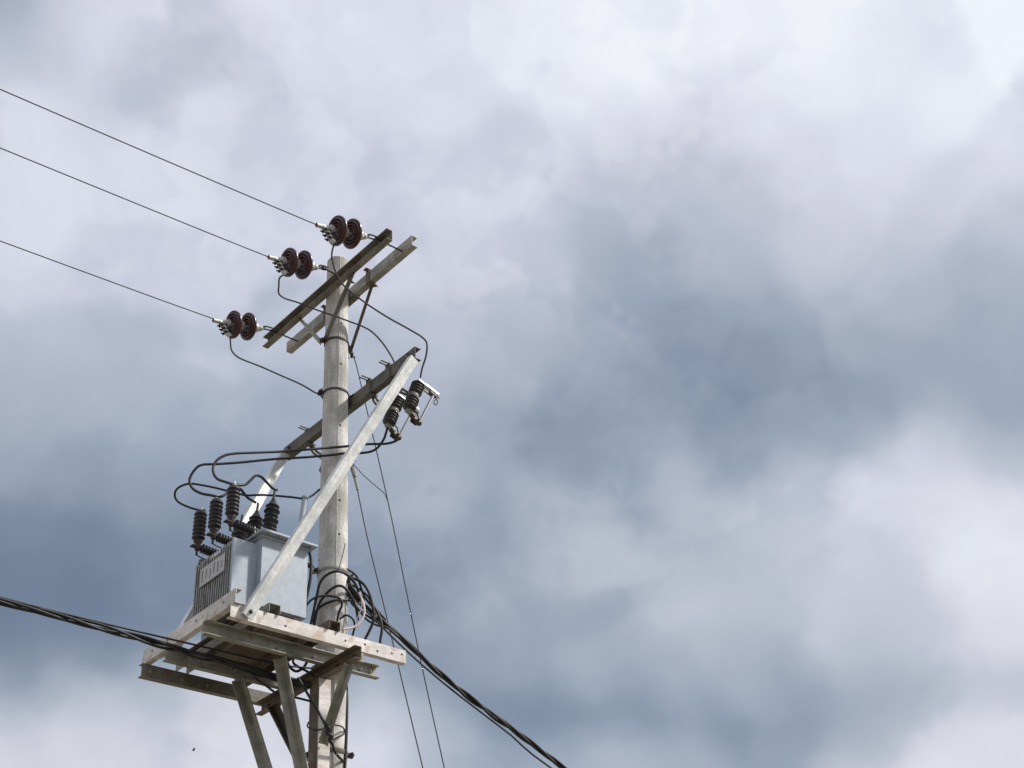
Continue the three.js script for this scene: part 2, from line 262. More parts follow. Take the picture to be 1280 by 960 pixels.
function single(name, label, category, geos, material, group) {
  const m = part(name, geos, material, null); m.name = numbered(name); m.userData = { label, category }; if (group) m.userData.group = group; scene.add(m); return m;
}
function copyOf(o, position, label) { const c = o.clone(); c.name = numbered(o.name); c.userData = { ...o.userData, label }; c.position.copy(position); scene.add(c); return c; }

// ---------------------------------------------------------------- ground
{
  const g = new THREE.PlaneGeometry(3000, 3000, 60, 60).rotateX(-Math.PI / 2), p = g.attributes.position, uv = g.attributes.uv;
  for (let i = 0; i < p.count; i++) { const d = Math.hypot(p.getX(i), p.getZ(i)); p.setY(i, d < 60 ? 0 : -(d - 60) * 0.002 + Math.min(1, (d - 60) / 200) * 2 * (fbm(p.getX(i) / 120, 1, p.getZ(i) / 120, 3) - 0.5)); uv.setXY(i, p.getX(i), p.getZ(i)); }
  g.computeVertexNormals(); const m = new THREE.Mesh(g, M.ground); m.name = 'ground'; m.userData = { kind: 'structure' }; m.receiveShadow = true; scene.add(m);
}

// ---------------------------------------------------------------- the pole
const H = 9.434, radius = (y) => (0.19 + (H - y) / 75) / 2;
{
  const t = thing('concrete_pole', 'tall round pale concrete pole carrying the crossarms and the transformer platform', 'utility pole');
  const n = 24, prof = [[0, 0]];
  for (let i = 0; i <= n; i++) prof.push([radius(H * i / n * 0.9985), H * i / n * 0.9985]);
  prof.push([radius(H) - 0.008, H], [0, H]);
  const lathe = new THREE.LatheGeometry(prof.map(([r, y]) => new THREE.Vector2(r, y)), 48);
  lathe.setAttribute('uv', new THREE.BufferAttribute(new Float32Array(lathe.attributes.uv.array), 2));
  let shaft = new Brush(lathe); shaft.updateMatrixWorld(); const ev = new Evaluator(); ev.attributes = ['position', 'normal', 'uv'];
  const hole = (y, nx, nz, r = 0.011) => { const b = new Brush(new THREE.CylinderGeometry(r, r, 0.1, 12).rotateX(Math.PI / 2)); b.quaternion.setFromUnitVectors(V(0, 0, 1), V(nx, 0, nz).normalize()); b.position.set(nx, 0, nz).normalize().multiplyScalar(radius(y)); b.position.y = y; b.updateMatrixWorld(); shaft = ev.evaluate(shaft, b, SUBTRACTION); shaft.updateMatrixWorld(); };
  for (const y of [8.67, 8.235, 7.61, 6.9, 6.595, 6.295, 5.2, 4.3, 3.4]) hole(y, -0.19, 0.98);
  for (const y of [7.0, 6.4, 4.9]) hole(y, -0.97, -0.24);
  const g = plain(shaft.geometry), uv = g.attributes.uv, p = g.attributes.position;
  for (let i = 0; i < uv.count; i++) uv.setXY(i, uv.getX(i) * 1, p.getY(i) * 0.8);
  part('shaft', g, M.concrete, t);
  for (const a of [1.95, 5.09]) part('mould_seam', beam([[-0.004, -0.003], [0.004, -0.003], [0.002, 0.0025], [-0.002, 0.0025]], V(Math.cos(a) * radius(0), 0, Math.sin(a) * radius(0)), V(Math.cos(a) * radius(H - 0.02), H - 0.02, Math.sin(a) * radius(H - 0.02)), V(-Math.sin(a), 0, Math.cos(a))), M.concrete, t);
  // strap bands in two halves, bolted together at their ears; the thin dark ones are coloured as the shadow line below the strap
  const band = (y, h, ear, m = M.darkBolt) => {
    const r = radius(y) + 0.001, ring = turned([[r, -h / 2], [r + 0.006, -h / 2], [r + 0.006, h / 2], [r, h / 2], [r, -h / 2]], V(0, y, 0), V(0, 1, 0), 40), b = part('clamp_band', [ring, [1, -1].flatMap((s) => [-1, 1].map((k) => { const a = ear, c = V(Math.cos(a), 0, Math.sin(a)).multiplyScalar(s), q = V(-Math.sin(a), 0, Math.cos(a)); const A = c.clone().multiplyScalar(r - 0.002).addScaledVector(q, k * 0.012); A.y = y; return beam(FL(Math.max(h, 0.03), 0.006), A, A.clone().addScaledVector(c, 0.045), V(0, 1, 0)); }))], m, t);
    [1, -1].forEach((s) => { const c = V(Math.cos(ear), 0, Math.sin(ear)).multiplyScalar(s * (r + 0.03)), q = V(-Math.sin(ear), 0, Math.cos(ear)); c.y = y; part('band_bolt', [rod(c.clone().addScaledVector(q, -0.05), c.clone().addScaledVector(q, 0.06), 0.007, 8), bolt(c.clone().addScaledVector(q, 0.016), q, 0.014, 0.014), bolt(c.clone().addScaledVector(q, -0.016), q.clone().negate(), 0.014, 0.014)], M.darkBolt, b); });
  };
  band(8.505, 0.02, 0.15); band(7.975, 0.018, 0.3); band(6.30, 0.022, 0.2, M.greySteel); band(4.87, 0.03, 0.5, M.darkSteel); band(3.95, 0.07, 0.1, M.greySteel);
  // bracket with the eye bolt through the head
  part('eye_bolt', [rod(V(-0.17, 9.225, 0.06), V(0.14, 9.215, 0.06), 0.009), bolt(V(0.1, 9.216, 0.06), V(1, 0, 0), 0.016, 0.014, 0.04), turned([[0.012, -0.006], [0.026, -0.006], [0.026, 0.006], [0.012, 0.006], [0.012, -0.006]], V(-0.192, 9.222, 0.06), V(0, 1, 0.2), 16)], M.darkBolt, t);
}

// ---------------------------------------------------------------- crossarms
const ARMS = 'steel crossarms bolted to the pole';
{
  const t = thing('steel_crossarm', 'topmost near steel crossarm, dark and stained, that the brown insulators pull on', 'crossarm', V(-0.1, 9.03, 0), ARMS);
  part('channel', beam(CH(0.11, 0.06), V(-0.102, 9.035, -0.965), V(-0.102, 9.035, 0.95), V(-1, 0, 0)), M.stainedSteel, t);
  for (const s of [-1, 1]) part('arm_brace', [beam(AN(0.03, 0.022, 0.004), V(-0.112, 9.0, s * 0.41), V(-0.132, 8.49, s * 0.028), V(0, s, 0.6 * s))], s < 0 ? M.greySteel : M.darkSteel, t);
  bolts([...[-0.41, 0.41].map((z) => bolt(V(-0.115, 8.985, z), V(-1, 0, 0), 0.011, 0.012, 0.02)), bolt(V(-0.145, 8.493, 0), V(-1, 0, 0), 0.014, 0.014, 0.03)], M.darkBolt, t);
  for (const z of [-0.79, 0.82]) part('tie_rod', [rod(V(-0.19, 9.055, z), V(0.16, 9.055, z), 0.008), bolt(V(0.107, 9.055, z), V(1, 0, 0), 0.015, 0.014), bolt(V(-0.11, 9.055, z), V(-1, 0, 0), 0.015, 0.014)], M.darkBolt, t);
}
{
  const t = thing('steel_crossarm', 'far top steel crossarm behind the pole head, paler, its open end to the right', 'crossarm', V(0.1, 9.08, 0), ARMS);
  part('channel', beam(CH(0.11, 0.06), V(0.1, 9.09, -0.97), V(0.1, 9.09, 0.955), V(1, 0, 0)), M.greySteel, t);
  for (const s of [-1, 1]) part('arm_brace', [beam(AN(0.04, 0.028, 0.005), V(0.165, 9.05, s * 0.33), V(0.135, 8.44, s * 0.03), V(0, s, 0.6 * s))], M.rustSteel, t);
  bolts([...[-0.33, 0.33].map((z) => bolt(V(0.17, 9.03, z), V(1, 0, 0), 0.013, 0.012, 0.03)), bolt(V(0.16, 8.45, 0), V(1, 0, 0), 0.015, 0.014, 0.04)], M.darkBolt, t);
  for (const z of [-0.33, 0.33]) part('arm_strap', [box(0.089, 0.0985, 9.03, 9.16, z - 0.022, z + 0.022), box(0.06, 0.175, 9.1605, 9.167, z - 0.022, z + 0.022), box(0.089, 0.175, 9.02, 9.0295, z - 0.022, z + 0.022)], M.rustSteel, t);
  part('clamp_plate', [box(0.103, 0.162, 9.02, 9.034, -0.12, 0.12)], M.darkSteel, t);
}
{
  const t = thing('steel_crossarm', 'single lower steel crossarm behind the pole, dark, holding the fuse cutouts at its right end', 'crossarm', V(0.12, 7.92, 0), ARMS);
  part('channel', beam(CH(0.115, 0.06), V(0.118, 7.925, -0.965), V(0.118, 7.925, 0.94), V(1, 0, 0)), M.darkSteel, t);
  bolts([...[-0.88, 0.86].map((z) => bolt(V(0.117, 7.94, z), V(-1, 0, 0), 0.012, 0.012, 0.02)), bolt(V(0.125, 7.925, 0), V(1, 0, 0), 0.016, 0.014)], M.darkBolt, t);
  for (const z of [0.86, -0.935]) part('end_cleat', box(0.06, 0.1165, 7.872, 7.879, z, z + 0.075), M.rustSteel, t);
}

// ---------------------------------------------------------------- the platform and its hangers
{
  const hang = (label, A, B) => {
    const t = thing('hanger_brace', label, 'steel brace', B, 'steel braces holding up the platform'), d = B.clone().sub(A), n = V(0.12, 0, 1).addScaledVector(d, -V(0.12, 0, 1).dot(d) / d.lengthSq()).normalize(), side = d.clone().normalize().cross(n);
    part('angle_bar', beam(AN(0.082, 0.05, 0.008).map(([x, y]) => [x - 0.041, -y + 0.01]), A, B, side.x > 0 ? side : side.clone().negate()), M.braceSteel, t);
    bolts([bolt(B.clone().addScaledVector(d, -0.016).addScaledVector(n, 0.011), n, 0.011, 0.011)], M.darkBolt, t);
  };
  hang('long bright steel brace running across the front of the pole down to the platform corner', V(0.105, 7.85, 0.945), V(-1.045, 5.475, 0.525));
  hang('long steel brace at the far side, coming down behind the black bushings', V(0.095, 7.89, -0.888), V(-1.07, 5.52, -0.5));
}
{
  const t = thing('transformer_platform', 'frame of pale and rusty steel channels bolted to the pole below the transformer', 'platform', V(-0.13, 5.36, 0));
  const X0 = -1.155, X1 = 0.315, long = CH(0.1, 0.05);
  const LB = (z, s, x1, m) => part('long_beam', beam(long, V(X0, 5.511, z), V(x1, 5.511, z), V(0, 0, s)), m, t);
  LB(0.5, -1, X1, M.paleSteel); LB(0.131, 1, X1, M.greySteel); LB(-0.36, -1, -0.02, M.stainedSteel); LB(-0.715, -1, 0.03, M.stainedSteel);  // the two far beams get darker steel, their shade put into the colour
  part('deck_plate', box(-0.885, -0.275, 5.661, 5.669, -0.72, 0.28), M.rustSteel, t);
  part('cross_beam', beam(CH(0.108, 0.05), V(-1.135, 5.617, 0.515), V(-1.135, 5.617, -0.76), V(1, 0, 0)), M.paleSteel, t);
  for (const x of [-0.828, -0.33]) part('cross_beam', beam(CH(0.094, 0.065), V(x, 5.6275, 0.522), V(x, 5.6275, -0.74), V(0, -1, 0)), x < -0.5 ? M.greySteel : M.rustSteel, t);
  part('bracket_beam', beam(CH(0.096, 0.06), V(-0.137, 5.411, -0.715), V(-0.137, 5.411, 0.575), V(-1, 0, 0)), M.rustSteel, t);
  part('end_cleat', box(-0.13, -0.06, 5.385, 5.458, 0.487, 0.494), M.greySteel, t);
  part('end_cleat', [box(-1.128, -1.06, 5.563, 5.57, 0.44, 0.495)], M.greySteel, t);
  // posts down to the pole
  const strut = (A, B) => part('strut', beam(AN(0.069, 0.069, 0.008), A, B, V(0, 0, 1)), M.greySteel, t);
  strut(V(-0.49, 5.455, 0.09), V(-0.1, 4.0, 0.1)); strut(V(-0.525, 5.455, -0.41), V(-0.085, 3.93, -0.13));
  part('bracket_strut', beam(AN(0.055, 0.05, 0.006), V(-0.165, 5.356, 0.475), V(-0.165, 4.87, 0.172), V(0, -0.4, 0.9)), M.greySteel, t);
  part('bracket_strut', beam(AN(0.07, 0.055, 0.007), V(-0.15, 5.365, -0.54), V(-0.15, 4.78, -0.1), V(0, 0.4, 0.9)), M.darkSteel, t);
  const z1 = V(0, 0, 1), xm = V(-1, 0, 0);
  bolts([-0.72, -0.22, -0.05, 0.06, 0.19, 0.28].map((x, i) => bolt(V(x, 5.515 + (i % 3 - 1) * 0.012, 0.5005), z1, 0.0065, 0.006)), M.bolt, t);
  bolts([-1.09, -0.83, -0.62, -0.3].map((x) => bolt(V(x, 5.505, -0.7145), z1, 0.011, 0.01)), M.bolt, t);
  bolts([-0.56, -0.25, 0.16, 0.25].map((x) => bolt(V(x, 5.505, 0.1375), z1, 0.011, 0.011, 0.025)), M.bolt, t);
  bolts([-0.9, -0.6].map((x) => bolt(V(x, 5.505, -0.3595), z1, 0.012, 0.011, 0.02)), M.bolt, t);
  bolts([0.36, 0.0, -0.4, -0.62].map((z) => bolt(V(-1.1355, 5.625, z), xm, 0.007, 0.006)), M.bolt, t);
  bolts([0.5, 0.3, -0.3, -0.6].map((z) => bolt(V(-0.143, 5.41, z), xm, 0.011, 0.01, 0.02)), M.darkBolt, t);
  part('pole_clamp', box(-0.135, -0.125, 5.462, 5.53, -0.06, 0.1), M.rustSteel, t);
}
{
  const t = thing('riser_channel', 'upright pale steel angle post standing against the pole under the platform', 'post', V(-0.2, 0, 0.15));
  part('front_plate', box(-0.205, -0.105, -0.05, 5.358, 0.149, 0.155), M.paleSteel, t);
  part('shaded_side_plate', box(-0.205, -0.199, -0.05, 5.358, 0.035, 0.1485), M.rustSteel, t);  // browner steel than the front: the shade on this side is in its colour
}

// ---------------------------------------------------------------- the transformer
{
  const t = thing('transformer', 'pale blue grey transformer tank with cooling fins standing on the platform', 'transformer', V(-0.64, 5.68, -0.06));
  const x0 = -0.838, x1 = -0.447, z0 = -0.46, z1 = 0.33, y0 = 5.69, y1 = 6.235;
  const tank = part('tank', [box(x0, x1, y0, y1, z0, z1), box(x0 - 0.02, x1 + 0.02, y1 - 0.008, y1 - 0.001, z0 - 0.02, z1 + 0.02)], M.tank, t);
  const lid = part('lid', [box(x0 - 0.04, x1 + 0.045, y1 + 0.012, y1 + 0.03, z0 - 0.045, z1 + 0.062), box(x0 - 0.01, x1 + 0.012, y1, y1 + 0.0118, z0 - 0.01, z1 + 0.012)], M.tank, t);
  bolts([0, 1, 2, 3, 4].map((i) => bolt(V(x0 + 0.02 + i * 0.09, y1 + 0.012, z1 + 0.04), V(0, -1, 0), 0.008, 0.01)), M.bolt, lid, 'lid_bolt');
  for (const x of [x0 + 0.03, x1 - 0.09]) part('foot', box(x, x + 0.06, 5.6705, 5.6895, z0 + 0.02, z1 - 0.02), M.greySteel, t);
  // cooling fins along the side of the tank
  const bank = part('radiator', [box(-1.0, x0 - 0.002, 6.155, 6.182, -0.235, 0.24), box(-1.0, x0 - 0.002, 5.71, 5.74, -0.235, 0.24), box(-0.9, x0 - 0.002, 5.74, 6.155, -0.23, 0.232)], M.fin, t);
  const n = 17;
  for (let i = 0; i < n; i++) { const z = -0.252 + i * 0.0308; part('fin', box(-1.032, -0.852, 5.7, 6.186, z - 0.0055, z + 0.0055), M.fin, bank); }
  part('end_panel', [box(-1.036, x0 + 0.0, 5.695, 6.192, 0.262, 0.272), box(-1.036, -1.02, 5.695, 6.192, 0.254, 0.2625)], M.tank, bank);
  part('bleed_pipe', [tube([V(-1.02, 6.19, -0.22), V(-1.02, 6.215, -0.22), V(-1.0, 6.225, -0.215)], 0.012), rod(V(-1.02, 6.186, -0.22), V(-1.02, 6.2, -0.22), 0.018)], M.rustSteel, bank);
  const plate = part('name_plate', box(-1.039, -1.0335, 5.975, 6.115, -0.17, 0.165), M.plate, t);
  for (const [i, z] of [-0.14, -0.085, -0.03, 0.02, 0.075, 0.125].entries()) part('plate_rib', box(-1.0415, -1.0392, 6.0 + (i % 2) * 0.015, 6.095 - (i % 3) * 0.014, z - 0.006, z + 0.006), M.fin, plate);
  part('plate_rim', box(-1.042, -1.0335, 5.966, 5.9735, -0.175, 0.17), M.fin, plate);
  // bushings with sheds, leaning a little to the pole
  const lean = V(0.09, 1, 0);
  for (const z of [0.145, -0.087, -0.316]) {
    const A = V(-0.685, y1 + 0.03, z), prof = [[0, 0.03], [0.03, 0.03]], L = 0.4;
    for (let k = 0; k < 8; k++) { const y = 0.055 + k * 0.043, r = k % 2 ? 0.053 : 0.061; prof.push([0.036, y - 0.01], [r - 0.004, y - 0.004], [r, y - 0.001], [r - 0.004, y + 0.003], [0.036, y + 0.014]); }
    prof.push([0.026, L], [0, L]);
    const b = part('bushing', turned(prof, A, lean, 22), M.rubber, t);
    part('flange', turned([[0, 0], [0.075, 0], [0.075, 0.016], [0.05, 0.02], [0.045, 0.04], [0, 0.04]], A, lean, 20), M.tank, b);
    part('terminal', [turned([[0, L], [0.016, L], [0.016, L + 0.025], [0.009, L + 0.03], [0.009, L + 0.1], [0, L + 0.1]], A, lean, 12)], M.darkBolt, b);
  }
  part('filler_pipe', [rod(V(-0.475, y1 + 0.03, 0.225), V(-0.428, 6.72, 0.235), 0.021, 16), turned([[0, 0], [0.026, 0], [0.028, 0.02], [0.018, 0.03], [0, 0.03]], V(-0.429, 6.715, 0.235), V(0.1, 1, 0), 16)], M.tank, t);
  for (const z of [-0.25, -0.05, 0.12, 0.26]) part('low_voltage_bushing', turned([[0, 0], [0.03, 0], [0.03, 0.02], [0.02, 0.025], [0.028, 0.04], [0.018, 0.05], [0.025, 0.065], [0.012, 0.075], [0.008, 0.1], [0, 0.1]], V(x1, 6.17, z), V(1, -0.15, 0), 14), M.rubber, t);
  part('lid_hook', [tube([V(x0 - 0.02, y1 + 0.028, 0.31), V(x0 - 0.03, y1 + 0.06, 0.3), V(x0 - 0.03, y1 + 0.065, 0.27), V(x0 - 0.02, y1 + 0.028, 0.255)], 0.006)], M.greySteel, t);
}

// ---------------------------------------------------------------- surge arresters on the lid edge
{
  const t = thing('surge_arrester', 'black ribbed surge arrester farthest left, hanging clear of the cooling fins', 'surge arrester', V(-1.045, 6.285, -0.24), 'row of black surge arresters above the fins');
  const up = V(0.01, 1, 0.02).normalize(), O = V(0, 0, 0), prof = [[0, 0.1], [0.034, 0.1]];
  for (let k = 0; k < 7; k++) { const y = 0.112 + k * 0.0325; prof.push([0.038, y - 0.004], [0.046, y], [0.05, y + 0.006], [0.047, y + 0.013], [0.038, y + 0.02]); }
  prof.push([0.036, 0.34], [0.018, 0.345], [0, 0.345]);
  const h = part('housing', turned(prof, O, up, 22), M.rubber, t, true);
  part('top_terminal', [turned([[0, 0.344], [0.018, 0.344], [0.018, 0.356], [0.008, 0.36], [0.008, 0.385], [0, 0.385]], O, up, 12)], M.cap, h, true);
  part('base_clamp', [turned([[0, 0.02], [0.02, 0.02], [0.022, 0.07], [0.034, 0.085], [0.034, 0.1], [0, 0.1]], O, up, 14), rod(V(0, -0.02, -0.006), V(0, 0.03, -0.002), 0.009, 8), box(-0.05, 0.03, 0.042, 0.05, -0.025, 0.02)], M.darkBolt, t, true);
  const bp = [[0, 0], [0.02, 0]]; for (let k = 0; k < 6; k++) { const y = 0.022 + k * 0.024; bp.push([0.026, y - 0.006], [0.037, y - 0.003], [0.037, y + 0.003], [0.026, y + 0.006]); } bp.push([0.018, 0.165], [0, 0.165]);
  part('support_insulator', turned(bp, V(0.02, 0.046, 0), V(1, -0.1, 0), 16), M.rubber, t, true);
  part('support_bracket', [beam(FL(0.045, 0.006), V(0.188, 0.06, 0), V(0.2, -0.03, 0), V(0, 0, 1)), bolt(V(0.19, 0.028, 0), V(-1, 0.1, 0), 0.015, 0.014)], M.cap, t, true);
  part('ground_lead', tube([V(0, -0.015, -0.006), V(0.03, -0.03, 0.0), V(0.07, -0.05, 0.02), V(0.13, -0.085, 0.03)], 0.005), M.cable, t, true);
  copyOf(t, V(-1.04, 6.285, -0.02), 'black ribbed surge arrester in the middle of the three, second from the left');
  copyOf(t, V(-1.04, 6.285, 0.222), 'black ribbed surge arrester nearest the tank front, standing highest of the three');
}

// ---------------------------------------------------------------- fuse cutouts at the lower crossarm
{
  const t = thing('fuse_cutout', 'outer fuse cutout at the crossarm tip with a bright metal arm on top', 'fuse cutout', V(0.27, 7.68, 0.72), 'drop out fuse cutouts below the lower crossarm');
  t.rotation.z = -rad(20); const up = V(0, 1, 0), tilt = t.rotation.z, into = (x, y, z) => V(x, y, z).applyAxisAngle(V(0, 0, 1), -tilt);
  const sheds = (y0) => { const p = [[0, y0], [0.03, y0]]; for (let k = 0; k < 4; k++) { const y = y0 + 0.02 + k * 0.031; p.push([0.036, y - 0.01], [0.054, y - 0.005], [0.057, y + 0.002], [0.052, y + 0.009], [0.036, y + 0.016]); } p.push([0.03, y0 + 0.14], [0, y0 + 0.14]); return turned(p, V(0, 0, 0), up, 22); };
  part('insulator', [sheds(0.015), sheds(-0.16), turned([[0, -0.02], [0.034, -0.02], [0.034, 0.016], [0, 0.016]], V(0, 0, 0), up, 18)], M.cutoutPorcelain, t, true);
  part('band', [turned([[0.035, -0.018], [0.041, -0.018], [0.041, 0.014], [0.035, 0.014], [0.035, -0.018]], V(0, 0, 0), up, 22), bolt(V(-0.04, -0.002, 0), V(-1, 0, 0), 0.014, 0.014)], M.greySteel, t, true);
  const top = part('top_contact', [box(-0.02, 0.075, 0.158, 0.17, -0.03, 0.03), box(0.05, 0.2, 0.172, 0.19, -0.02, 0.02), box(0.06, 0.16, 0.145, 0.157, -0.028, -0.02), turned([[0, 0.155], [0.03, 0.155], [0.03, 0.172], [0, 0.172]], V(0, 0, 0), up, 16)], M.polished, t, true);
  part('latch', [box(0.12, 0.19, 0.145, 0.168, -0.016, 0.016), tube([V(0.185, 0.15, 0.0), V(0.215, 0.13, 0), V(0.22, 0.09, 0), V(0.2, 0.075, 0), V(0.188, 0.1, 0), V(0.195, 0.13, 0)], 0.005), rod(V(0.19, 0.165, 0), V(0.225, 0.168, 0), 0.006)], M.brass, top, true);
  part('fuse_tube', [rod(V(0.163, 0.15, 0), V(0.13, -0.2, 0), 0.013, 14)], M.tube, t, true);
  const hinge = part('hinge', [beam(FL(0.05, 0.007), V(-0.01, -0.168, 0), V(0.12, -0.235, 0), V(0, 0, 1)), box(0.06, 0.12, -0.235, -0.2, -0.03, -0.023), box(0.06, 0.12, -0.235, -0.2, 0.023, 0.03), tube([V(0.01, -0.17, 0.02), V(0.06, -0.15, 0.022), V(0.1, -0.19, 0.02)], 0.006), tube([V(0.02, -0.185, -0.02), V(0.06, -0.165, -0.022), V(0.11, -0.2, -0.02)], 0.005), rod(V(0.1, -0.215, -0.04), V(0.1, -0.215, 0.045), 0.011), turned([[0, 0], [0.022, 0], [0.024, 0.02], [0.014, 0.035], [0, 0.035]], V(0.13, -0.2, 0), V(-0.1, -1, 0), 14)], M.brass, t, true);
  part('lead_clamp', [bolt(V(0.0, -0.172, 0.01), V(0, -1, 0), 0.016, 0.02, 0.03), box(-0.02, 0.03, -0.196, -0.17, -0.018, 0.018)], M.greySteel, hinge, true);
  // strap from the crossarm clamp, curving down to the band; clamp round the arm with two studs
  part('mounting_strap', [[-0.02, 0.02].map((o) => tube([into(-0.11, 0.2, -0.135 + o), into(-0.09, 0.12, -0.12 + o), into(-0.06, 0.05, -0.06 + o), into(-0.02, 0.0, -0.01 + o * 0.5)], 0.011, 8))], M.darkSteel, t, true);
  const wb = (x0, x1, y0, y1, z0, z1) => box(x0, x1, y0, y1, z0, z1).applyMatrix4(new THREE.Matrix4().makeRotationZ(-tilt));
  part('arm_clamp', [wb(-0.163, -0.153, 0.165, 0.325, -0.165, -0.105), wb(-0.163, -0.08, 0.31, 0.318, -0.165, -0.105), wb(-0.163, -0.08, 0.172, 0.18, -0.165, -0.105), [-0.15, -0.12].map((z) => rod(into(-0.08, 0.3235, z), into(-0.24, 0.3235, z), 0.006, 8))], M.darkSteel, t, true);
  copyOf(t, V(0.27, 7.68, 0.45), 'inner fuse cutout half covered by the long bright brace').rotation.z = tilt;
  copyOf(t, V(0.29, 7.68, -0.49), 'fuse cutout on the far side, almost hidden behind the pole').rotation.z = tilt;
}

// ---------------------------------------------------------------- insulator strings
{
  const t = thing('insulator_string', 'brown two disc insulator string nearest and highest, at the right end of the crossarm', 'insulator', V(-0.2, 9.045, 0.82), 'brown disc insulator strings at the pole head');
  const d = V(-1, -0.3, 0).normalize(), at = (s) => d.clone().multiplyScalar(s), O = V(0, 0, 0);
  part('shackle', [tube([V(0.02, 0.012, 0.02), V(-0.05, 0.0, 0.02), V(-0.075, -0.01, 0), V(-0.05, 0, -0.02), V(0.02, 0.012, -0.02)], 0.0075), ], M.darkBolt, t, true);
  part('ball_link', [rod(at(0.05), at(0.11), 0.013), turned([[0, 0.085], [0.024, 0.09], [0.03, 0.11], [0.026, 0.128], [0, 0.13]], O, d, 14)], M.cap, t, true);
  const cap = [[0, -0.022], [0.026, -0.022], [0.04, -0.008], [0.05, 0.02], [0.052, 0.055], [0.04, 0.064], [0, 0.064]];
  const shed = [[0.03, 0.055], [0.062, 0.06], [0.096, 0.066], [0.118, 0.074], [0.128, 0.084], [0.129, 0.096], [0.124, 0.1], [0.116, 0.096], [0.11, 0.09], [0.106, 0.108], [0.099, 0.11], [0.094, 0.088], [0.084, 0.086], [0.08, 0.11], [0.073, 0.111], [0.069, 0.084], [0.06, 0.082], [0.056, 0.106], [0.049, 0.106], [0.044, 0.078], [0.02, 0.076], [0.012, 0.08], [0, 0.08]];
  for (const s of [0.145, 0.298]) {
    const disc = part('insulator_disc', turned(shed, at(s), d, 40), M.porcelain, t, true);
    part('metal_cap', [turned(cap, at(s), d, 22), rod(at(s + 0.07), at(s + 0.155), 0.011)], M.cap, disc, true);
  }
  // strain clamp: a boat shaped body with three U bolts; the wire leaves it towards the line, its tail turns down
  const c0 = at(0.45), go = (x, y, z = 0) => c0.clone().add(V(x, y, z));
  const clamp = part('strain_clamp', [tube([go(-0.145, -0.026), go(-0.09, -0.014), go(-0.05, 0.0), go(0.0, 0.012)], 0.02, 6, 8), tube([go(-0.09, -0.012), go(-0.05, -0.03), go(-0.025, -0.065), go(-0.002, -0.1), go(0.034, -0.122)], 0.023, 6, 8), turned([[0.012, -0.014], [0.03, -0.014], [0.03, 0.014], [0.012, 0.014], [0.012, -0.014]], go(0.005, 0.015), V(0, 0, 1), 16), beam(FL(0.034, 0.014), go(0.04, 0.016), go(-0.04, 0.006), V(0, 1, 0))], M.aluminium, t, true);
  for (let k = 0; k < 3; k++) { const p = go(-0.038 + k * 0.022, -0.038 - k * 0.032); part('clamp_bolt', [[-1, 1].map((s) => [rod(p.clone().add(V(0.03, 0.008, s * 0.019)), p.clone().add(V(-0.055, -0.012, s * 0.019)), 0.0065, 8), bolt(p.clone().add(V(-0.026, -0.006, s * 0.019)), V(-1, -0.2, 0), 0.011, 0.014)])], M.darkBolt, clamp, true); }
  copyOf(t, V(-0.19, 9.205, 0.08), 'brown two disc insulator string in the middle, hung from the pole top eye bolt');
  copyOf(t, V(-0.2, 9.055, -0.79), 'brown two disc insulator string farthest off, at the lower left end of the crossarm');
}

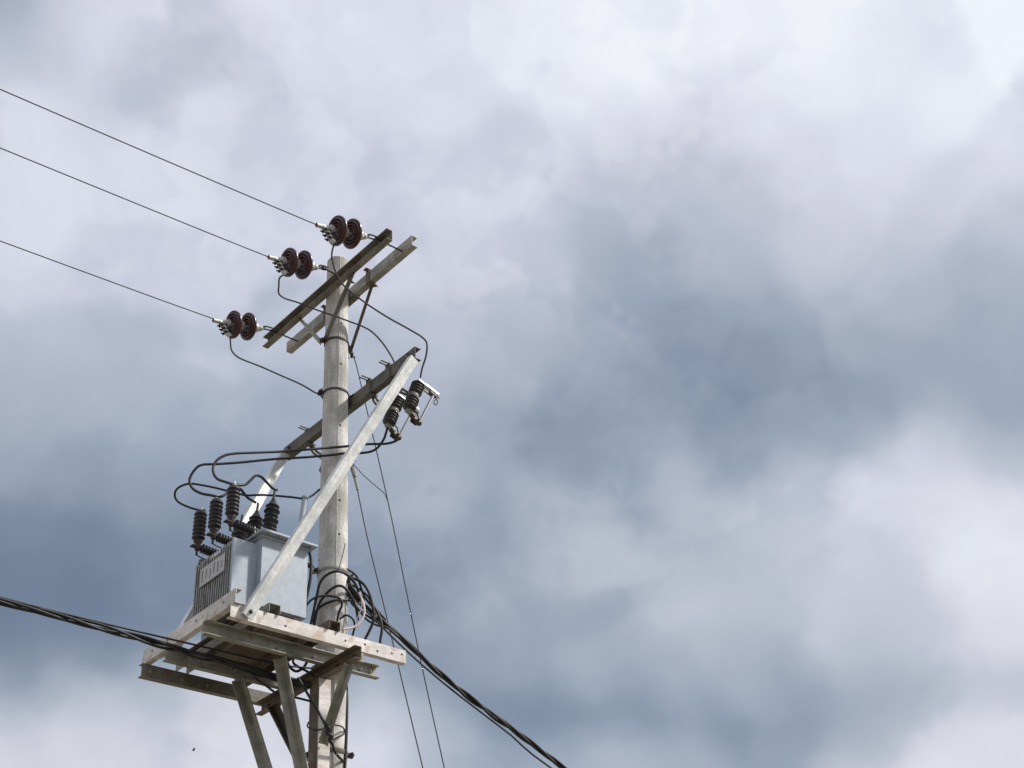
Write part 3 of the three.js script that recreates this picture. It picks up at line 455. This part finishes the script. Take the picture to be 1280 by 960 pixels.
// ---------------------------------------------------------------- wires
const sag = (x0, y0, z, slope, x1 = -42) => { const p = [V(x0 + 0.03, y0 + 0.005, z)]; for (let i = 0; i <= 40; i++) { const u = (x0 - x1) * (i / 40) ** 1.6; p.push(V(x0 - u, y0 - slope * u + slope / (x0 - x1) * u * u, z)); } return p; };
{
  const say = ['uppermost bare line wire running off to the left from the nearest insulator', 'middle bare line wire running left from the insulator at the pole top', 'lowest of the three bare line wires, from the far left insulator'];
  [[-0.775, 8.888, 0.82, 0.06], [-0.765, 9.048, 0.08, 0.053], [-0.775, 8.913, -0.79, 0.05]].forEach(([x, y, z, s], i) => single('line_wire', say[i], 'power line', tube(sag(x, y, z, s), 0.0047, 2, 6), M.wire, 'bare line wires of the power line'));
}
const PATHS = {
  bare: [[0.100, 6.092, 0.207], [0.121, 6.020, 0.219], [0.117, 5.945, 0.205], [0.101, 5.877, 0.185], [0.114, 5.808, 0.188]],
  coil1: [[-0.308, 5.660, -0.035], [-0.335, 5.602, -0.064], [-0.337, 5.544, -0.078], [-0.310, 5.483, -0.063], [-0.260, 5.466, -0.054], [-0.224, 5.498, -0.016], [-0.211, 5.561, 0.024]],
  coil2: [[-0.245, 5.655, -0.014], [-0.282, 5.592, -0.038], [-0.298, 5.531, -0.053], [-0.270, 5.492, -0.030], [-0.226, 5.448, 0.021], [-0.189, 5.405, 0.060]],
  diag: [[-0.372, 5.328, 0.133], [-0.317, 5.205, 0.177], [-0.258, 5.072, 0.225], [-0.209, 4.953, 0.265], [-0.155, 4.904, 0.237], [-0.085, 4.829, 0.186], [-0.003, 4.798, 0.148], [0.066, 4.802, 0.098]],
  drop: [[0.073, 5.507, 0.076], [0.077, 5.399, 0.087], [0.077, 5.241, 0.100], [0.068, 5.056, 0.110], [0.056, 4.874, 0.120], [0.037, 4.667, 0.131]],
  guy: [[0.138, 8.512, 0.008], [0.182, 8.413, 0.018], [0.298, 8.049, 0.000], [0.543, 7.103, 0.002], [0.808, 5.955, -0.000], [1.051, 4.965, 0.000]],
  jumper1: [[-0.597, 8.794, 0.820], [-0.577, 8.712, 0.754], [-0.516, 8.616, 0.714], [-0.432, 8.524, 0.698], [-0.340, 8.457, 0.715], [-0.206, 8.372, 0.752], [-0.044, 8.281, 0.806], [0.126, 8.194, 0.872], [0.229, 8.136, 0.908], [0.273, 8.093, 0.904], [0.301, 8.019, 0.855], [0.315, 7.932, 0.779], [0.331, 7.875, 0.735]],
  jumper2: [[-0.587, 8.954, 0.080], [-0.611, 8.938, 0.021], [-0.588, 8.890, -0.025], [-0.559, 8.842, -0.066], [-0.498, 8.813, -0.058], [-0.394, 8.792, -0.017], [-0.239, 8.752, 0.036], [-0.086, 8.717, 0.094], [-0.009, 8.587, 0.249], [0.042, 8.496, 0.353], [0.082, 8.411, 0.425], [0.128, 8.278, 0.498], [0.165, 8.135, 0.557], [0.183, 8.036, 0.587], [0.293, 7.926, 0.516], [0.339, 7.868, 0.465]],
  jumper3: [[-0.597, 8.804, -0.790], [-0.578, 8.694, -0.798], [-0.556, 8.637, -0.788], [-0.507, 8.569, -0.742], [-0.389, 8.448, -0.594], [-0.271, 8.321, -0.450], [-0.156, 8.195, -0.307], [-0.075, 8.094, -0.215], [-0.028, 8.033, -0.162], [0.156, 7.981, -0.283], [0.327, 7.915, -0.431]],
  knot: [[-0.224, 4.964, 0.277], [-0.197, 4.941, 0.276], [-0.194, 4.919, 0.254], [-0.164, 4.900, 0.259], [-0.162, 4.879, 0.237], [-0.141, 4.861, 0.236]],
  lead1: [[0.335, 7.449, 0.449], [0.311, 7.418, 0.416], [0.250, 7.395, 0.367], [0.128, 7.384, 0.293], [0.020, 7.366, 0.221], [-0.098, 7.347, 0.144], [-0.365, 7.245, 0.111], [-0.578, 7.162, 0.089], [-0.843, 7.066, 0.070], [-0.949, 7.026, 0.064], [-1.032, 6.984, 0.056], [-1.090, 6.927, 0.044], [-1.116, 6.858, 0.039], [-1.112, 6.790, 0.053], [-1.094, 6.738, 0.086], [-1.071, 6.699, 0.142], [-1.038, 6.645, 0.227], [-0.946, 6.677, 0.218], [-0.903, 6.725, 0.221], [-0.859, 6.783, 0.224], [-0.806, 6.794, 0.216], [-0.734, 6.787, 0.181], [-0.662, 6.779, 0.146], [-0.612, 6.783, 0.134]],
  lead2: [[0.205, 7.500, 0.450], [0.225, 7.472, 0.401], [0.223, 7.424, 0.371], [0.202, 7.366, 0.322], [0.168, 7.336, 0.281], [0.106, 7.322, 0.234], [0.007, 7.317, 0.173], [-0.091, 7.299, 0.102], [-0.313, 7.231, 0.035], [-0.564, 7.159, -0.035], [-0.807, 7.079, -0.104], [-0.976, 7.027, -0.147], [-1.096, 6.992, -0.176], [-1.140, 6.945, -0.199], [-1.164, 6.875, -0.218], [-1.160, 6.821, -0.218], [-1.136, 6.768, -0.194], [-1.097, 6.720, -0.137], [-1.060, 6.686, -0.068], [-1.021, 6.650, 0.007], [-0.960, 6.707, 0.002], [-0.906, 6.768, -0.003], [-0.852, 6.788, -0.013], [-0.795, 6.784, -0.047], [-0.736, 6.779, -0.085], [-0.642, 6.785, -0.122]],
  lead3: [[0.247, 7.357, -0.352], [-0.032, 7.118, -0.126], [-0.256, 6.881, 0.078], [-0.427, 6.726, 0.229], [-0.503, 6.735, 0.180], [-0.579, 6.743, 0.131], [-0.689, 6.752, 0.056], [-0.790, 6.751, -0.019], [-0.854, 6.767, -0.053], [-0.923, 6.783, -0.090], [-0.998, 6.801, -0.130], [-1.076, 6.817, -0.174], [-1.152, 6.828, -0.221], [-1.196, 6.819, -0.262], [-1.224, 6.792, -0.304], [-1.219, 6.750, -0.330], [-1.188, 6.711, -0.330], [-1.129, 6.674, -0.297], [-1.065, 6.645, -0.251], [-1.020, 6.633, -0.209]],
  loopA: [[-0.197, 5.778, -0.007], [-0.201, 5.899, 0.047], [-0.207, 6.009, 0.094], [-0.208, 6.114, 0.143], [-0.177, 6.170, 0.191], [-0.115, 6.194, 0.239], [-0.013, 6.197, 0.219], [0.087, 6.177, 0.172], [0.168, 6.149, 0.111]],
  loopB: [[-0.164, 5.785, -0.003], [-0.169, 5.954, 0.061], [-0.146, 6.033, 0.109], [-0.111, 6.084, 0.152], [-0.064, 6.109, 0.188], [-0.007, 6.086, 0.201], [0.058, 6.031, 0.183], [0.113, 5.976, 0.158], [0.159, 5.912, 0.115]],
  loopC: [[-0.287, 5.898, 0.059], [-0.278, 5.939, 0.075], [-0.248, 5.982, 0.102], [-0.196, 6.010, 0.131], [-0.127, 6.020, 0.155], [-0.079, 5.990, 0.212], [-0.058, 5.942, 0.214], [-0.067, 5.885, 0.187], [-0.066, 5.795, 0.156]],
  loopD: [[-0.150, 5.784, -0.024], [-0.171, 5.918, 0.034], [-0.138, 5.971, 0.088], [-0.081, 5.998, 0.141], [0.017, 6.036, 0.126], [0.137, 6.070, 0.102]],
  loopE: [[0.075, 6.251, 0.072], [0.110, 6.234, 0.139], [0.151, 6.188, 0.187], [0.186, 6.120, 0.212], [0.210, 6.043, 0.220], [0.229, 5.955, 0.219], [0.233, 5.882, 0.208], [0.215, 5.809, 0.182], [0.195, 5.748, 0.158], [0.174, 5.658, 0.126]],
  loopF: [[0.236, 6.048, 0.174], [0.266, 5.984, 0.205], [0.289, 5.910, 0.224], [0.300, 5.832, 0.228], [0.294, 5.744, 0.216], [0.288, 5.625, 0.203]],
  loopG: [[0.055, 6.115, 0.103], [0.115, 6.064, 0.103], [0.184, 6.003, 0.100], [0.251, 5.947, 0.101], [0.324, 5.910, 0.125], [0.400, 5.887, 0.165], [0.487, 5.830, 0.181]],
  loopH: [[-0.038, 5.853, 0.156], [-0.008, 5.878, 0.195], [0.040, 5.859, 0.210], [0.076, 5.817, 0.191], [0.095, 5.758, 0.134]],
  pale: [[0.139, 6.090, 0.173], [0.148, 6.007, 0.202], [0.145, 5.928, 0.217], [0.118, 5.857, 0.214], [0.054, 5.794, 0.202], [-0.035, 5.759, 0.195]],
  ring: [[-0.266, 5.026, 0.129], [-0.266, 4.997, 0.110], [-0.229, 4.973, 0.135], [-0.185, 4.970, 0.190], [-0.163, 4.983, 0.236], [-0.068, 5.023, 0.177], [0.002, 5.029, 0.155], [0.064, 5.014, 0.107]],
  ring2: [[0.064, 5.014, 0.107], [-0.025, 4.959, 0.155], [-0.060, 4.932, 0.129]],
  tail: [[-0.698, 5.374, -0.004], [-0.632, 5.324, -0.022], [-0.541, 5.282, -0.015], [-0.446, 5.239, -0.006], [-0.322, 5.219, 0.043], [-0.213, 5.199, 0.083]],
  tankcable: [[-0.424, 6.266, 0.299], [-0.410, 6.198, 0.312], [-0.406, 6.113, 0.315], [-0.408, 6.023, 0.312], [-0.414, 5.937, 0.298], [-0.422, 5.852, 0.283], [-0.421, 5.767, 0.275]],
  wisp: [[-0.000, 6.497, 0.164], [-0.017, 6.398, 0.158], [-0.045, 6.272, 0.147]],
  wisp2: [[0.176, 7.349, 0.014], [0.290, 7.274, 0.013], [0.405, 7.208, 0.023], [0.483, 7.162, 0.029], [0.555, 7.087, -0.003]],
};
const JUMP = 'jumper wires at the pole head', LEAD = 'black leads to the transformer', LOOP = 'black cable loops at the pole';
for (const [k, r, name, label, category, group, m] of [
  ['jumper1', 0.0075, 'jumper_wire', 'jumper wire dropping past the pole from the nearest insulator to the outer cutout', 'wire', JUMP, 'wire'],
  ['jumper2', 0.0075, 'jumper_wire', 'jumper wire crossing the pole from the middle insulator to the inner cutout', 'wire', JUMP, 'wire'],
  ['jumper3', 0.0075, 'jumper_wire', 'jumper wire slanting from the far left insulator to the back of the pole', 'wire', JUMP, 'wire'],
  ['lead1', 0.0105, 'lead_cable', 'black lead looping over the highest arrester and humping down to the right bushing', 'cable', LEAD, 'cable'],
  ['lead2', 0.0105, 'lead_cable', 'black lead making the largest loop, down to the middle arrester', 'cable', LEAD, 'cable'],
  ['lead3', 0.0085, 'lead_cable', 'thin black lead from the leftmost arrester back past the filler pipe', 'cable', LEAD, 'cable'],
  ['loopA', 0.0105, 'cable_loop', 'tallest black cable arch in front of the pole above the platform', 'cable', LOOP, 'cable'],
  ['loopB', 0.0105, 'cable_loop', 'black cable arch just inside the tallest one, in front of the pole', 'cable', LOOP, 'cable'],
  ['loopC', 0.009, 'cable_loop', 'low black cable arch coming from the transformer tank to the pole front', 'cable', LOOP, 'cable'],
  ['loopD', 0.0105, 'cable_loop', 'flattest black cable bend joining the bundle on the right of the pole', 'cable', LOOP, 'cable'],
  ['loopE', 0.011, 'cable_loop', 'wide black cable loop hanging right of the pole, turning back under', 'cable', LOOP, 'cable'],
  ['loopF', 0.0105, 'cable_loop', 'black cable tail hanging rightmost, down behind the long beam', 'cable', LOOP, 'cable'],
  ['pale', 0.0085, 'pale_cable', 'pinkish white cable bending down from the cable bundle onto the long beam', 'cable', undefined, 'paleCable'],
  ['drop', 0.0105, 'drop_cable', 'black cable running straight down the right edge of the pole below the platform', 'cable', undefined, 'cable'],
  ['diag', 0.0095, 'drop_cable', 'black cable slanting across the steel post under the platform', 'cable', undefined, 'cable'],
  ['tail', 0.0085, 'cable_tail', 'thin black cable branching under the platform towards the pole', 'cable', undefined, 'cable'],
  ['wisp', 0.0035, 'thin_wire', 'hair thin wire lying on the pole face above the cable loops', 'wire', undefined, 'wire'],
  ['wisp2', 0.0035, 'thin_wire', 'thin slack wire from the right of the pole to the long guy wire', 'wire', undefined, 'wire'],
  ['loopG', 0.009, 'cable_loop', 'short black cable sagging below the start of the right cable bundle', 'cable', LOOP, 'cable'],
  ['loopH', 0.008, 'cable_loop', 'small black cable bend crossing the right edge of the pole above the long beam', 'cable', LOOP, 'cable'],
  ['bare', 0.004, 'thin_wire', 'thin pale bare strand hanging from the strap beside the cable bundle', 'wire', undefined, 'paleCable'],
  ['knot', 0.014, 'taped_joint', 'thick taped joint on the slanting cable beside the post', 'cable joint', undefined, 'cable'],
  ['coil1', 0.01, 'cable_loop', 'black cable bend under the platform between the front strut and the pole', 'cable', LOOP, 'cable'],
  ['coil2', 0.0095, 'cable_loop', 'second black cable bend under the platform, nearer the pole', 'cable', LOOP, 'cable'],
  ['tankcable', 0.012, 'tank_cable', 'black cable hanging from under the right edge of the transformer lid', 'cable', undefined, 'cable'],
  ['ring', 0.006, 'tie_wire', 'dark tie wire looped round the steel post and the pole below the platform', 'wire', undefined, 'wire'],
  ['ring2', 0.0055, 'tie_wire', 'loose end of tie wire lying against the lower pole', 'wire', undefined, 'wire'],
]) single(name, label, category, tube(PATHS[k], r, 6, 8), M[m], group);
// sockets where the bare leads are pressed onto the arresters
{
  const t = thing('guy_wire', 'longest guy wire from the band near the pole head down to the right', 'guy wire', V(0.14, 8.51, 0), 'guy wires on the right');
  part('strand', tube([...PATHS.guy.map((p) => V(...p)), V(1.98, 1.3, 0), V(2.3, 0, 0)], 0.0048, 8, 6), M.wire, t);
  part('grip', [rod(V(0.125, 8.53, 0.004), V(0.16, 8.46, 0.008), 0.018, 8), turned([[0.012, -0.008], [0.024, -0.008], [0.024, 0.008], [0.012, 0.008], [0.012, -0.008]], V(0.128, 8.53, 0), V(0, 0, 1), 14)], M.darkBolt, t);
  const u = thing('guy_wire', 'shorter guy wire starting at the grey grip beside the long brace', 'guy wire', V(0.18, 7.3, 0), 'guy wires on the right');
  part('strand', tube([V(0.19, 7.27, 0), V(0.225, 7.15, 0), V(0.33, 6.72, 0), V(0.495, 6.15, 0), V(0.842, 4.93, 0), V(1.75, 1.7, 0), V(2.25, 0, 0)], 0.0048, 8, 6), M.wire, u);
  part('grip', [beam([[-0.016, -0.008], [0.016, -0.008], [0.012, 0.008], [-0.012, 0.008]], V(0.125, 7.42, 0.01), V(0.2, 7.24, 0), V(0, 0, 1)), rod(V(0.195, 7.26, 0), V(0.232, 7.13, 0), 0.012, 8), bolt(V(0.198, 7.25, 0.008), V(0, 0, 1), 0.014, 0.014)], M.greySteel, u);
}
// twisted low voltage cables: every core is a part
function bundle(label, path, cores, r, R, pitch, extra, phase = 0) {
  const t = thing('cable_bundle', label, 'cable bundle', path[0].clone(), 'twisted black cable bundles'), c = new THREE.CatmullRomCurve3(path), L = c.getLength(), n = Math.ceil(L / 0.06);
  const pts = Array.from({ length: n + 1 }, (_, i) => c.getPointAt(i / n));
  for (let k = 0; k < cores; k++) part('core', tube(pts.map((p, i) => {
    const d = (pts[Math.min(n, i + 1)].clone().sub(pts[Math.max(0, i - 1)])).normalize(), a = V(0, 1, 0).cross(d).normalize(), b = d.clone().cross(a), s = i / n * L, w = R * (0.8 + 0.4 * Math.sin(s * 2.1 + k * 1.7 + phase)), th = phase + k / cores * 2 * Math.PI + s / pitch * 2 * Math.PI + 0.5 * Math.sin(s * 3.3 + k);
    return p.clone().addScaledVector(a, w * Math.cos(th)).addScaledVector(b, w * Math.sin(th));
  }), k === cores - 1 && extra ? r * 0.8 : r, 1.4, 6), M.cable, t);
  return t;
}
{
  const L = [V(-0.13, 5.33, 0.05), V(-0.45, 5.35, 0), V(-0.77, 5.378, 0), V(-1.08, 5.382, 0), V(-1.39, 5.389, 0), V(-1.97, 5.397, 0), V(-2.51, 5.414, 0), V(-4, 5.45, 0), V(-8, 5.6, 0), V(-16, 5.75, 0), V(-30, 6.4, 0)];
  bundle('twisted black cable bundle running left from under the platform', L, 4, 0.0108, 0.021, 1.15, true, 0.6);
  single('service_cable', 'single thin black cable above the left cable bundle, sagging less', 'cable', tube([V(-0.14, 5.47, 0.06), V(-0.3, 5.455, 0.02), V(-0.61, 5.452, 0), V(-1.03, 5.447, 0), V(-1.38, 5.441, 0), V(-2.05, 5.434, 0), V(-2.51, 5.436, 0), V(-4, 5.46, 0), V(-8, 5.62, 0), V(-16, 5.8, 0), V(-30, 6.45, 0)], 0.0075, 10, 6), M.cable);
  const R = [V(0.1, 6.29, 0.02), V(0.18, 6.19, 0.01), V(0.24, 6.138, 0), V(0.34, 6.09, 0), V(0.494, 6.02, 0), V(0.766, 5.877, 0), V(1.042, 5.712, 0), V(1.446, 5.54, 0), V(1.777, 5.405, 0), V(2.286, 5.195, 0), V(3.4, 4.82, 0), V(5.5, 4.4, 0), V(9, 4.0, 0), V(16, 3.8, 0)];
  const b = bundle('twisted black cable bundle running down to the right from the pole', R, 3, 0.0115, 0.0155, 0.8, false, 2.0);
  part('dead_end_clamp', [beam(FL(0.035, 0.03), V(0.2, 6.19, 0.03), V(0.27, 6.13, 0.03), V(0, 1, 0)), bolt(V(0.23, 6.16, 0.045), V(0, 0, 1), 0.012, 0.012, 0.02), rod(V(0.1, 6.3, 0.01), V(0.2, 6.185, 0.03), 0.008)], M.greySteel, b);
  for (const [p, q] of [[V(0.245, 6.137, 0.005), V(0.262, 6.128, 0.005)], [V(0.4, 6.063, 0), V(0.418, 6.055, 0)]]) part('tape', rod(p, q, 0.028, 12), M.tube, b);
  single('service_cable', 'single thin black cable just below the right cable bundle', 'cable', tube([V(0.13, 6.24, 0.03), V(0.25, 6.12, 0.01), V(0.378, 6.04, 0), V(0.57, 5.917, 0), V(0.804, 5.782, 0), V(1.119, 5.625, 0), V(1.442, 5.486, 0), V(1.772, 5.346, 0), V(2.105, 5.184, 0), V(3.4, 4.74, 0), V(5.5, 4.33, 0), V(9, 3.95, 0), V(16, 3.75, 0)], 0.008, 10, 6), M.cable);
  // short cores fanning out of the bundle to the back of the pole
  const f = [[0.06, 6.33, 0.09, 0.035], [0.06, 6.22, 0.1, 0.0], [0.07, 6.13, 0.1, -0.045], [0.06, 6.29, -0.02, 0.05]];
  f.forEach(([x, y, z, o], i) => single('cable_tail', ['upper short black core spreading from the right bundle onto the pole', 'second short black core spreading from the right bundle onto the pole front', 'lowest short black core from the right bundle, bending under the others', 'short black core going behind the pole from the right bundle'][i], 'cable', tube([V(x, y, z), V(x + 0.09, y - 0.05, z * 0.8 + o), V(0.26, 6.13 + o, 0.02 + o), V(0.37, 6.08 + o * 0.9, o * 0.5), V(0.5, 6.015 + o * 0.5, o * 0.2)], 0.009, 8, 7), M.cable, 'short cable ends at the pole'));
}

// ---------------------------------------------------------------- a bird far off
{
  const o = V(47.5, 40.4, -89.2), s = 0.16, g = [turned([[0, -1], [0.12, -0.8], [0.3, -0.2], [0.3, 0.2], [0.18, 0.6], [0.12, 0.8], [0, 1]].map(([r, y]) => [r * s * 0.7, y * s]), o, V(1, 0.1, 0.4), 10)];
  for (const k of [-1, 1]) g.push(beam([[0, 0], [0.16, 0.02], [0.13, 0.012], [0, 0.012]].map(([x, y]) => [x - 0.06, y]), o, o.clone().add(V(-0.4 * k, 0.22, k).multiplyScalar(0.3)), V(1, 0, 0.4)));
  single('bird', 'tiny dark bird flying far off low in the sky', 'bird', g, M.bird);
}

renderer.render(scene, camera);
